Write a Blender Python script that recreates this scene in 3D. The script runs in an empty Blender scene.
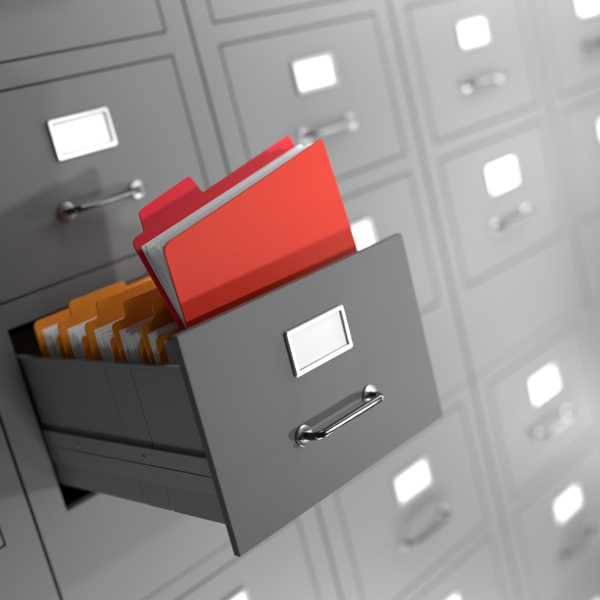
import bpy, bmesh, math, random
from mathutils import Vector, Matrix
random.seed(7)
scene = bpy.context.scene
C = scene.collection
S = 0.4                       # one unit of the plan (a drawer front's width) in metres

# ------------------------------------------------------------------ plan (in drawer widths)
A = 0.1218                    # stile beside a drawer
PITCH = 1 + 2 * A             # cabinet to cabinet
DH = 0.684                    # drawer front height
GAP = 0.0105                  # dark joint round a drawer front
SEAM = 0.0105                 # joint between cabinets
PULL = 0.943                  # how far the open drawer stands out
Z3B = -1.453
UP_TOP, UP_BOT = 0.853, -1.9185
LO_TOP, LO_BOT = -1.9215, -4.70
UP_ROWS = [(0.775, 0.085), (0.0, -0.685), (-0.772, -1.453)]
LO_ROWS = [(-1.998, -2.688), (-2.757, -3.447), (-3.530, -4.215)]
LX, LZ, LW, LH = 0.505, 0.205, 0.130, 0.0725   # label holder
HZ, HW, HOFF = 0.453, 0.157, 0.060             # handle

# ------------------------------------------------------------------ materials
def mat(name, col, rough=.5, metal=0., spec=.5, bump=0., bscale=200., coat=0., var=0., vscale=3., sub=0., rvar=0.):
    m = bpy.data.materials.new(name); m.use_nodes = True
    n = m.node_tree.nodes; l = m.node_tree.links; b = n['Principled BSDF']
    b.inputs['Base Color'].default_value = (*col, 1)
    b.inputs['Roughness'].default_value = rough
    b.inputs['Metallic'].default_value = metal
    b.inputs['Specular IOR Level'].default_value = spec
    b.inputs['Coat Weight'].default_value = coat
    b.inputs['Coat Roughness'].default_value = .25
    tc = n.new('ShaderNodeTexCoord')
    if var or rvar:
        t = n.new('ShaderNodeTexNoise'); t.inputs['Scale'].default_value = vscale; t.inputs['Detail'].default_value = 6
        l.new(tc.outputs['Object'], t.inputs['Vector'])
        if var:
            r = n.new('ShaderNodeMapRange')
            r.inputs['To Min'].default_value = 1 - var; r.inputs['To Max'].default_value = 1 + var
            l.new(t.outputs['Fac'], r.inputs['Value'])
            mx = n.new('ShaderNodeVectorMath'); mx.operation = 'SCALE'; mx.inputs[0].default_value = col
            l.new(r.outputs['Result'], mx.inputs['Scale']); l.new(mx.outputs['Vector'], b.inputs['Base Color'])
        if rvar:
            r2 = n.new('ShaderNodeMapRange')
            r2.inputs['To Min'].default_value = rough - rvar; r2.inputs['To Max'].default_value = rough + rvar
            l.new(t.outputs['Fac'], r2.inputs['Value']); l.new(r2.outputs['Result'], b.inputs['Roughness'])
    if bump:
        t = n.new('ShaderNodeTexNoise'); t.inputs['Scale'].default_value = bscale; t.inputs['Detail'].default_value = 3
        l.new(tc.outputs['Object'], t.inputs['Vector'])
        bm_ = n.new('ShaderNodeBump'); bm_.inputs['Strength'].default_value = bump; bm_.inputs['Distance'].default_value = .0006
        l.new(t.outputs['Fac'], bm_.inputs['Height']); l.new(bm_.outputs['Normal'], b.inputs['Normal'])
    return m

PAINT = mat('grey_enamel', (.117, .118, .119), .56, 0., .30, bump=.10, bscale=900, var=.035, vscale=6, rvar=.07)
INNER = mat('drawer_steel', (.26, .262, .264), .32, .1, .6, bump=.05, bscale=400, var=.05, vscale=4)
RAIL = mat('slide_steel', (.36, .36, .365), .32, .5, .5, bump=.05, bscale=300, var=.08, vscale=9)
CHROME = mat('polished_metal', (.10, .10, .103), .19, 1.)
ALU = mat('satin_aluminium', (.40, .40, .41), .34, .6)
SATIN = mat('brushed_steel', (.28, .28, .285), .33, .9)
CARD = mat('white_card', (.86, .86, .86), .6)
RUBBER = mat('recess_shadow_felt', (.02, .02, .02), .9)
ORANGE = mat('orange_card', (.84, .28, .010), .50, 0, .4, bump=.15, bscale=700, var=.05, vscale=12)
RED = mat('red_card', (.68, .032, .012), .5, 0, .1, bump=.12, bscale=700, var=.03, vscale=10)
RED_SHADED = mat('red_card_shaded', (.86, .024, .046), .5, 0, .12, bump=.12, bscale=700, var=.03, vscale=10)  # the red card again, its shaded crimson tone put into the colour
PAPER = mat('office_paper', (.88, .89, .90), .7, 0, .3, var=.06, vscale=30)

# ------------------------------------------------------------------ helpers
def link(name, bm, m, parent=None, bevel=0., seg=2, smooth=False, loc=(0, 0, 0)):
    bmesh.ops.recalc_face_normals(bm, faces=bm.faces)
    for v in bm.verts: v.co *= S
    me = bpy.data.meshes.new(name); bm.to_mesh(me); bm.free()
    me.materials.append(m)
    o = bpy.data.objects.new(name, me); C.objects.link(o)
    o.location = Vector(loc) * S
    if parent: o.parent = parent
    if smooth:
        for p in me.polygons: p.use_smooth = True
        me.set_sharp_from_angle(angle=math.radians(32))
    if bevel:
        b = o.modifiers.new('bevel', 'BEVEL'); b.width = bevel * S; b.segments = seg
        b.limit_method = 'ANGLE'; b.angle_limit = math.radians(40); b.harden_normals = False
        for p in me.polygons: p.use_smooth = True
        w = o.modifiers.new('wn', 'WEIGHTED_NORMAL'); w.keep_sharp = True
    return o

def box(bm, x0, x1, y0, y1, z0, z1):
    v = [bm.verts.new((x, y, z)) for x in (x0, x1) for y in (y0, y1) for z in (z0, z1)]
    for f in ((0, 1, 3, 2), (4, 6, 7, 5), (0, 4, 5, 1), (2, 3, 7, 6), (0, 2, 6, 4), (1, 5, 7, 3)):
        bm.faces.new([v[i] for i in f])

def empty(name, loc, label=None, cat=None, group=None, parent=None):
    o = bpy.data.objects.new(name, None); C.objects.link(o)
    o.empty_display_size = .05
    o.location = Vector(loc) * S
    if label: o['label'] = label
    if cat: o['category'] = cat
    if group: o['group'] = group
    if parent: o.parent = parent
    return o

def round_poly(pts):
    """pts: (u, v, radius) -> outline with rounded corners"""
    out = []
    n = len(pts)
    for i, (u, v, r) in enumerate(pts):
        p = Vector((u, v)); a = Vector(pts[i - 1][:2]); b = Vector(pts[(i + 1) % n][:2])
        if r <= 0: out.append(p); continue
        da = (a - p).normalized(); db = (b - p).normalized()
        ang = da.angle(db); t = min(r / math.tan(ang / 2), .49 * (a - p).length, .49 * (b - p).length)
        p0 = p + da * t; p1 = p + db * t
        for k in range(7):
            s = k / 6
            out.append(p0 * (1 - s) ** 2 + p * 2 * s * (1 - s) + p1 * s * s)
    return out

def plate(pts, origin, ux, uv, th, bend=0., cut=10):
    """a flat sheet with thickness; ux, uv are its in-plane axes; gently bowed by bend"""
    bm = bmesh.new()
    ux = Vector(ux).normalized(); uv = Vector(uv); uv = (uv - ux * uv.dot(ux)).normalized(); nrm = ux.cross(uv)
    out = round_poly(pts)
    vs = [bm.verts.new((p.x, 0, p.y)) for p in out]
    f = bm.faces.new(vs)
    u0 = min(p.x for p in out); u1 = max(p.x for p in out); v0 = min(p.y for p in out); v1 = max(p.y for p in out)
    if bend:
        for k in range(1, cut):
            x = u0 + (u1 - u0) * k / cut
            bmesh.ops.bisect_plane(bm, geom=bm.verts[:] + bm.edges[:] + bm.faces[:], plane_co=(x, 0, 0), plane_no=(1, 0, 0))
        for k in range(1, cut):
            z = v0 + (v1 - v0) * k / cut
            bmesh.ops.bisect_plane(bm, geom=bm.verts[:] + bm.edges[:] + bm.faces[:], plane_co=(0, 0, z), plane_no=(0, 0, 1))
    faces = bm.faces[:]
    r = bmesh.ops.extrude_face_region(bm, geom=faces)
    for g in r['geom']:
        if isinstance(g, bmesh.types.BMVert): g.co.y += th
    o = Vector(origin)
    for v in bm.verts:
        u, w, t = v.co.x, v.co.z, v.co.y
        su = (u - u0) / (u1 - u0); sv = (w - v0) / (v1 - v0)
        b = bend * math.sin(math.pi * su) * sv
        v.co = o + ux * u + uv * w + nrm * (t + b)
    return bm

def tube(path, r, seg=16):
    bm = bmesh.new(); rings = []
    n = len(path)
    for i, p in enumerate(path):
        d = (path[min(i + 1, n - 1)] - path[max(i - 1, 0)]).normalized()
        a = Vector((0, 0, 1)); b = d.cross(a).normalized(); a = b.cross(d).normalized()
        rings.append([bm.verts.new(p + (a * math.cos(2 * math.pi * k / seg) + b * math.sin(2 * math.pi * k / seg)) * r) for k in range(seg)])
    for q0, q1 in zip(rings, rings[1:]):
        for k in range(seg): bm.faces.new((q0[k], q0[(k + 1) % seg], q1[(k + 1) % seg], q1[k]))
    bm.faces.new(rings[0]); bm.faces.new(rings[-1][::-1])
    return bm

def lathe(bm, c, prof, seg=32):
    """prof: (radius, distance out along -Y)"""
    rings = []
    for r, d in prof:
        rings.append([bm.verts.new((c[0] + r * math.cos(2 * math.pi * k / seg), c[1] - d, c[2] + r * math.sin(2 * math.pi * k / seg))) for k in range(seg)])
    for q0, q1 in zip(rings, rings[1:]):
        for k in range(seg): bm.faces.new((q0[k], q0[(k + 1) % seg], q1[(k + 1) % seg], q1[k]))
    bm.faces.new(rings[0]); bm.faces.new(rings[-1])

# ------------------------------------------------------------------ drawer prototypes (origin = top left of the front, on its face)
def front_mesh(parent, name, h):
    bm = bmesh.new()
    box(bm, GAP * .6, 1 - GAP * .6, 0, .028, -h + GAP * .6, -GAP * .6)
    return link(name, bm, PAINT, parent, bevel=.0022)

def holder(parent):
    bm = bmesh.new()
    W, H, t, b = LW, LH, .010, .0165
    def ring(w, h, y, r):
        pts = round_poly([(-w, -h, r), (w, -h, r), (w, h, r), (-w, h, r)])
        return [bm.verts.new((LX + p.x, y, -LZ + p.y)) for p in pts]
    rs = [ring(W, H, 0, .010), ring(W, H, -t * .55, .010), ring(W - .003, H - .003, -t, .008), ring(W - b + .003, H - b + .003, -t, .004),
          ring(W - b, H - b, -t * .7, .003), ring(W - b, H - b, -.0005, .003)]
    for a, c in zip(rs, rs[1:]):
        n = len(a)
        for k in range(n): bm.faces.new((a[k], a[(k + 1) % n], c[(k + 1) % n], c[k]))
    o = link('label_holder', bm, ALU, parent, smooth=False)
    bm = bmesh.new()
    box(bm, LX - W + b + .001, LX + W - b - .001, -.0030, -.0004, -LZ - H + b + .001, -LZ + H - b - .001)
    c = link('label_card', bm, CARD, parent)
    return o

def handle(parent):
    x0, x1, z = LX - HW, LX + HW, -HZ
    h = HOFF
    pts = [(x0, 0), (x0, -h), (x1, -h), (x1, 0)]
    path = [Vector((x0, -.002, z))]
    R_ = .030
    def arc(c, a0, a1, n=10):
        for k in range(n + 1):
            a = a0 + (a1 - a0) * k / n
            path.append(Vector((c[0] + R_ * math.cos(a), c[1] + R_ * math.sin(a), z)))
    arc((x0 + R_, -h + R_), math.pi, math.pi * 1.5)
    for k in range(1, 8): path.append(Vector((x0 + R_ + (x1 - x0 - 2 * R_) * k / 8, -h, z)))
    arc((x1 - R_, -h + R_), -math.pi / 2, 0)
    path.append(Vector((x1, -.002, z)))
    bm = tube(path, .0122, 24)
    o = link('handle', bm, CHROME, parent, smooth=True)
    for x in (x0, x1):
        bm = bmesh.new()
        lathe(bm, (x, 0, z), [(.033, 0), (.033, .0045), (.0318, .0062), (.0300, .0070), (.0145, .0072), (.0140, .0110), (.0112, .0130)])
        p = link('handle_mount', bm, SATIN, parent, smooth=False, bevel=0)
        for f in p.data.polygons: f.use_smooth = True
        p.data.set_sharp_from_angle(angle=math.radians(28))
    return o

def closed_drawer(parent, ztop, zbot, zero):
    """the drawer is a part of its cabinet: its front panel mesh carries holder, card, handle as sub-parts"""
    f = front_mesh(parent, 'drawer', ztop - zbot)
    f.location = Vector((0, 0, ztop - zero)) * S
    holder(f); handle(f)
    return f

def dup_children(src, dst):
    for ch in list(src.children):
        c = ch.copy(); C.objects.link(c); c.parent = dst; c.location = ch.location
        dup_children(ch, c)

def cabinet_body(parent, rows, top, bot, open_rows=()):
    zero = bot
    xs = sorted([-A + SEAM / 2, 0, 1, 1 + A - SEAM / 2])
    zs = sorted({top, bot} | {z for r in rows for z in r})
    holes = [(r[1], r[0]) for r in rows]
    bm = bmesh.new(); vd = {}
    def V(x, z):
        if (x, z) not in vd: vd[(x, z)] = bm.verts.new((x, 0, z - zero))
        return vd[(x, z)]
    for i in range(3):
        for j in range(len(zs) - 1):
            z0, z1 = zs[j], zs[j + 1]
            if i == 1 and any(abs(z0 - a) < 1e-6 and abs(z1 - b) < 1e-6 for a, b in holes): continue
            bm.faces.new((V(xs[i], z0), V(xs[i + 1], z0), V(xs[i + 1], z1), V(xs[i], z1)))
    bmesh.ops.dissolve_limit(bm, angle_limit=.01, verts=bm.verts, edges=[])
    r = bmesh.ops.extrude_face_region(bm, geom=bm.faces[:])
    for g in r['geom']:
        if isinstance(g, bmesh.types.BMVert): g.co.y += .04
    x0, x1 = xs[0], xs[-1]; z0 = 0; z1 = top - zero
    t = .012; D = 1.5
    box(bm, x0 + .001, x0 + t, .041, D, z0 + t, z1 - t)
    box(bm, x1 - t, x1 - .001, .041, D, z0 + t, z1 - t)
    box(bm, x0 + .001, x1 - .001, .041, D, z0 + .001, z0 + t - .0005)
    box(bm, x0 + .001, x1 - .001, .041, D, z1 - t + .0005, z1 - .001)
    box(bm, x0 + .001, x1 - .001, D + .0005, D + t, z0 + .001, z1 - .001)
    return link('body', bm, PAINT, parent, bevel=.0022)

# ------------------------------------------------------------------ cabinets
GROUP = 'grey filing cabinets stacked in a wall'
up_labels = {
 -1: 'closed grey filing cabinet at the left edge, left of the open drawer',
  0: 'grey steel filing cabinet with its bottom drawer pulled open, holding orange folders',
  1: 'closed grey filing cabinet behind the red folder, beside the one with the open drawer',
  2: 'blurred pale grey upper cabinet, second to the right of the open one',
  3: 'very blurred grey filing cabinet in the top right corner of the picture',
}
lo_labels = {
 -1: 'grey filing cabinet of the lower tier standing under the one at the left edge',
  0: 'grey filing cabinet of the lower tier directly underneath the open drawer',
  1: 'blurred grey lower cabinet just beyond the bottom right corner of the open drawer',
  2: 'blurred grey lower cabinet at the bottom right, two of its labelled drawers in view',
  3: 'very blurred grey filing cabinet of the lower tier cut off by the right edge',
}
protos = {}
def make_cabinet(col, tier):
    top, bot, rows, labels = (UP_TOP, UP_BOT, UP_ROWS, up_labels) if tier == 'up' else (LO_TOP, LO_BOT, LO_ROWS, lo_labels)
    loc = (col * PITCH, 0, bot)
    opened = tier == 'up' and col == 0
    if tier in protos and not opened:
        r = protos[tier].copy(); C.objects.link(r); r.location = Vector(loc) * S
        r['label'] = labels[col]
        dup_children(protos[tier], r)
        return r
    r = empty('filing_cabinet', loc, labels[col], 'filing cabinet', GROUP)
    cabinet_body(r, rows, top, bot)
    for k, (a, b) in enumerate(rows):
        if opened and k == 2: open_drawer(r, a, b, bot)
        else: closed_drawer(r, a, b, bot)
    if not opened: protos[tier] = r
    return r

YF = -PULL
SIDE_T, SIDE_B = -.880, -1.366
def open_drawer(parent, ztop, zbot, zero):
    f = front_mesh(parent, 'drawer', ztop - zbot)
    f.location = Vector((0, YF, ztop - zero)) * S
    holder(f); handle(f)
    t, b = SIDE_T - ztop, SIDE_B - ztop
    y0, y1 = .0285, 1.40
    # side walls: pressed steel in overlapping panels with a rolled top edge
    for side in (-1, 1):
        X = (lambda x: x) if side < 0 else (lambda x: 1 - x)
        bm = bmesh.new()
        def bx(x0, x1, *r):
            a_, b_ = sorted((X(x0), X(x1))); box(bm, a_, b_, *r)
        bx(.0300, .038, y0, .312, b, t - .012)
        bx(.0312, .038, .3180, .4535, b, t - .012)
        bx(.0324, .038, .4585, y1, b, t - .012)
        bx(.0385, .042, y0, y1, b - .0005, t - .012)
        bx(.0285, .046, y0, y1, t - .0115, t)
        link('side_panel', bm, INNER, f, bevel=.0015)
        bm = bmesh.new()
        zr0, zr1, zr2 = -1.150 - ztop, -1.213 - ztop, -1.268 - ztop
        bx(.016, .0295, y0 + .005, 1.25, zr1 + .002, zr0)
        bx(.020, .0295, y0 + .005, 1.32, zr2, zr1 - .002)
        bx(.013, .0155, y0 + .005, 1.25, zr0 - .006, zr0 + .003)
        bx(.013, .0155, y0 + .005, 1.25, zr1 + .000, zr1 + .007)
        rl = link('slide_rail', bm, RAIL, f, bevel=.0015)
        if side < 0:
            for yy in (.36, .74):
                bm = bmesh.new()
                bmesh.ops.create_cone(bm, cap_ends=True, segments=20, radius1=.0085, radius2=.0065, depth=.004)
                bmesh.ops.rotate(bm, verts=bm.verts, matrix=Matrix.Rotation(-math.pi / 2, 3, 'Y'))
                bmesh.ops.translate(bm, verts=bm.verts, vec=(.0138, yy, (zr0 + zr1) / 2))
                link('screw', bm, RAIL, f)
    bm = bmesh.new(); box(bm, .0405, .9595, y0, y1, b, b + .010); link('bottom_panel', bm, INNER, f, bevel=.001)
    bm = bmesh.new(); box(bm, .0405, .9595, y1 - .012, y1 - .0005, b + .0105, t); link('back_panel', bm, INNER, f, bevel=.001)
    return f

for tier in ('up', 'lo'):
    for col in (1, 2, 3, -1, 0):
        make_cabinet(col, tier)

# ------------------------------------------------------------------ orange folders hanging in the open drawer
FLOOR = SIDE_B + .011
def orange_folder(y, label, depth=.115, right_tab=False):
    r = empty('file_folder', (.05, y, FLOOR), label, 'folder', 'orange folders in the open drawer')
    h = -.762 - FLOOR; w = .865
    pts = [(0, 0, 0), (w, 0, 0), (w, h, .018), (.298, h, .014), (.288, h + .050, .016), (.062, h + .050, .016), (.058, h, .014), (0, h, .022)]
    if right_tab: pts = [(0, 0, 0), (w, 0, 0), (w, h, .022), (.835, h, .014), (.825, h + .008, .005), (.60, h + .008, .005), (.59, h, .014), (0, h, .022)]
    link('back_cover', plate(pts, (0, 0, 0), (1, 0, 0), (0, 0, 1), -.006, bend=.0), ORANGE, r, bevel=.0012)
    th = .0030
    n = 9
    for k in range(n):
        t_ = k / (n - 1)
        y0 = -.010 - depth * .30 * t_
        hh = h - .030 - .018 * t_ + random.uniform(-.006, .004)
        lean = -depth * (.10 + .42 * t_) + random.uniform(-.002, .002)
        x0 = .010 + random.uniform(-.005, .008) + .012 * t_
        p = [(0, 0, 0), (w - .035, 0, 0), (w - .035, hh, .002), (0, hh, .002)]
        ang = random.uniform(-.005, .005)
        bm = plate(p, (x0, y0, .003), (math.cos(ang), math.sin(ang), 0), (0, lean / hh, 1), -th, bend=random.uniform(-.0015, .0015), cut=6)
        link('paper_sheet', bm, PAPER, r)
    hf = h - .045
    p = [(0, 0, 0), (w, 0, 0), (w, hf, .018), (0, hf, .022)]
    link('front_cover', plate(p, (.004, -depth * .42, 0), (1, 0, 0), (0, -depth * .58 / hf, 1), -.006), ORANGE, r, bevel=.0012)
    return r
of_labels = ['dark orange folder farthest back in the drawer, just outside the cabinet opening',
             'orange folder with the leftmost fully lit tab, second from the back of the drawer',
             'orange folder in the middle of the five in the open drawer',
             'orange folder fourth from the back of the drawer, tab partly behind the red folder',
             'orange folder nearest the drawer front, right behind the red folder']
for y, lb in zip((-.094, -.250, -.415, -.569, -.716), of_labels):
    orange_folder(y, lb, .050 if y < -.7 else .115, y > -.1)

# ------------------------------------------------------------------ red folder standing pulled up behind the drawer front
def bent_sheet(pts, h1, h2, TL, TR, PL, PR, BL, BR, th, bow=0.):
    """a card: outline pts in (u 0..1, v with 0 at the top edge); it fans open above the line PL-PR and runs down to BL-BR"""
    w = (TR - TL).length
    out = [Vector((p.x / w, p.y)) for p in round_poly([(u * w, v, r) for u, v, r in pts])]
    bm = bmesh.new()
    bm.faces.new([bm.verts.new((p.x, 0, p.y)) for p in out])
    for v in [-h1 * .33, -h1 * .66, -h1, -h1 - .04, -h1 - .12]:
        bmesh.ops.bisect_plane(bm, geom=bm.verts[:] + bm.edges[:] + bm.faces[:], plane_co=(0, 0, v), plane_no=(0, 0, 1))
    for k in range(1, 8):
        bmesh.ops.bisect_plane(bm, geom=bm.verts[:] + bm.edges[:] + bm.faces[:], plane_co=(k / 8, 0, 0), plane_no=(1, 0, 0))
    for f in bm.faces: f.smooth = True
    r = bmesh.ops.extrude_face_region(bm, geom=bm.faces[:])
    back = {g for g in r['geom'] if isinstance(g, bmesh.types.BMVert)}
    nr = (TR - TL).cross(TL - PL).normalized()
    for q in bm.verts:
        u, v = q.co.x, q.co.z
        t_, p_, b_ = TL.lerp(TR, u), PL.lerp(PR, u), BL.lerp(BR, u)
        if v > -h1: P = t_ + (p_ - t_) * (-v / h1)
        else: P = p_ + (b_ - p_) * ((-v - h1) / h2)
        P = P + nr * (bow * math.sin(math.pi * min(max(u, 0), 1)) * max(0, 1 + v / h1))
        if q in back: P = P - nr * th
        q.co = P
    return bm

ro = Vector((.5, -.85, -1.20))
root = empty('file_folder', ro, 'bright red folder full of white papers, raised out of the drawer behind its front', 'folder')
FTL = Vector((0.0942, -0.8697, -0.5485)) - ro
FTR = Vector((0.8481, -0.827, -0.4068)) - ro
FPL = Vector((0.1308, -0.827, -0.8005)) - ro
FPR = Vector((0.8918, -0.8229, -0.7792)) - ro
BTL = Vector((0.1379, -0.6624, -0.5323)) - ro
BTR = Vector((0.8745, -0.6522, -0.3763)) - ro
BPL = Vector((0.1369, -0.7864, -0.8107)) - ro
BPR = Vector((0.8958, -0.7823, -0.7792)) - ro
SPL = Vector((.140, -.815, -1.20)) - ro; SPR = Vector((.890, -.815, -1.19)) - ro
h1, h2 = .25, .42
p = [(0, -h1 - h2, .01), (1, -h1 - h2, .01), (1, 0, .010), (0, 0, .030)]
link('front_cover', bent_sheet(p, h1, h2, FTL, FTR, FPL, FPR, SPL - Vector((0, .004, 0)), SPR - Vector((0, .004, 0)), .006, bow=.004), RED, root, smooth=True)
p = [(0, -h1 - h2, .01), (1, -h1 - h2, .01), (1, 0, .012), (.418, 0, .010), (.404, .048, .016), (.098, .048, .020), (.076, 0, .012), (0, 0, .024)]
link('back_cover', bent_sheet(p, h1, h2, BTL, BTR, BPL, BPR, SPL + Vector((0, .020, 0)), SPR + Vector((0, .020, 0)), .006, bow=-.003), RED_SHADED, root, smooth=True)
PTL = Vector((0.1491, -0.6848, -0.5546)) - ro; PTR = Vector((0.8989, -0.6746, -0.4119)) - ro
N = 8
for k in range(N):
    s = (k / (N - 1)) ** 1.15
    tl = PTL.lerp(FTL + Vector((.006, .014, -.006)), s * .95)
    tr = PTR.lerp(FTR + Vector((-.004, .014, -.006)), s * .95)
    pl = (BPL + Vector((.012, -.009, 0))).lerp(FPL + Vector((.010, .012, 0)), s)
    pr = (BPR + Vector((-.02, -.009, 0))).lerp(FPR + Vector((-.012, .012, 0)), s)
    j = random.uniform(-.010, .004); a_ = random.uniform(0, .016)
    p = [(a_, -.60, 0), (1 - random.uniform(0, .012), -.60, 0), (1 - random.uniform(0, .012), j, .003), (a_, j, .003)]
    off = Vector((.006, .008 - .010 * s, .01))
    link('paper_sheet', bent_sheet(p, h1, h2, tl, tr, pl, pr, SPL + off, SPR + off, .0055, bow=random.uniform(-.003, .003)), PAPER, root, smooth=True)

# ------------------------------------------------------------------ camera
rows_ = [(0.68052684, -0.69155215, -0.24215458), (-0.32616314, 0.0100301, -0.94526028), (0.65612561, 0.7222569, -0.21873307)]
X = Vector(rows_[0]); Yd = Vector(rows_[1]); Zf = Vector(rows_[2])
cam = bpy.data.cameras.new('camera'); co = bpy.data.objects.new('camera', cam); C.objects.link(co)
M = Matrix((( X.x, -Yd.x, -Zf.x, -1.44271792 * S), (X.y, -Yd.y, -Zf.y, -3.05001495 * S), (X.z, -Yd.z, -Zf.z, -0.19744614 * S), (0, 0, 0, 1)))
co.matrix_world = M
cam.sensor_width = 36; cam.lens = 969.51 / 600 * 36
cam.clip_start = .01; cam.clip_end = 100
cam.dof.use_dof = True; cam.dof.focus_distance = 2.88 * S; cam.dof.aperture_fstop = cam.lens / 1000 / (.080 * S)
scene.camera = co

# ------------------------------------------------------------------ light
w = bpy.data.worlds.new('World'); scene.world = w; w.use_nodes = True
bg = w.node_tree.nodes['Background']; bg.inputs[0].default_value = (.95, .97, 1, 1)
nn, ll = w.node_tree.nodes, w.node_tree.links                  # added surround: paler on the left to fill the drawer side, dark to the right
tc = nn.new('ShaderNodeTexCoord'); sx = nn.new('ShaderNodeSeparateXYZ'); mr = nn.new('ShaderNodeMapRange')
ll.new(tc.outputs['Generated'], sx.inputs[0]); ll.new(sx.outputs['X'], mr.inputs['Value'])
mr.inputs['From Min'].default_value = -1; mr.inputs['From Max'].default_value = .6
mr.inputs['To Min'].default_value = .09; mr.inputs['To Max'].default_value = .006
ll.new(mr.outputs['Result'], bg.inputs[1])
def area(name, loc, target, size, power, col=(1, 1, 1), sy=None):
    l = bpy.data.lights.new(name, 'AREA'); l.energy = power; l.color = col
    l.shape = 'RECTANGLE' if sy else 'SQUARE'; l.size = size * S
    if sy: l.size_y = sy * S
    o = bpy.data.objects.new(name, l); C.objects.link(o)
    o.location = Vector(loc) * S
    o.rotation_euler = (Vector(target) - Vector(loc)).to_track_quat('-Z', 'Y').to_euler()
    return o
area('key_lamp', (2.8, -3.5, -2.15), (.5, -.5, -.8), .26, 10.5)
area('front_lamp', (.36 + .49 * 4.5, -.835 * 4.5, -.344 - .064 * 4.5), (.5, -.2, -.8), .1, 10)
area('low_left_fill', (-3.2, -3, -4), (0, 0, -2.2), 1, 5)  # added unseen fill that lifts the lower left cabinets
area('high_fill', (4.0, -1.35, .9), (3.6, 0, .6), 3.2, 29, sy=1.4)  # added panel out of view, brightens the cabinets on the right
area('top_fill', (1.5, -1.0, 1.4), (1.0, 0, .0), .5, 2.2)  # added fill above the view for the upper drawers
area('side_fill', (3.2, -1.0, -1.6), (2.0, 0, -1.5), .5, 2.2)  # added fill close to the fronts, raises the right-hand cabinets
area('side_fill', (5.0, -1.6, -1.2), (3.0, 0, -1.2), .8, 10)  # added fill farther out, evens the far cabinets
area('low_side_fill', (4.6, -1.1, -3.2), (3.0, 0, -2.4), .6, 7)  # added unseen fill for the far lower tier
area('low_fill', (2.4, -1.0, -4.2), (1.8, 0, -2.6), .5, 7)  # added fill from below for the lower tier at the right
area('low_fill', (.5, -.9, -3.6), (.5, 0, -2.1), .5, 7)  # added fill that brightens the cabinet under the open drawer
area('bottom_fill', (.6, -1.2, -4.6), (.4, 0, -2), 1.2, 15, sy=.5)  # added unseen strip shining up onto the lower tier

scene.render.engine = 'CYCLES'
scene.view_settings.view_transform = 'Standard'; scene.view_settings.look = 'None'
scene.view_settings.exposure = 0; scene.view_settings.gamma = 1
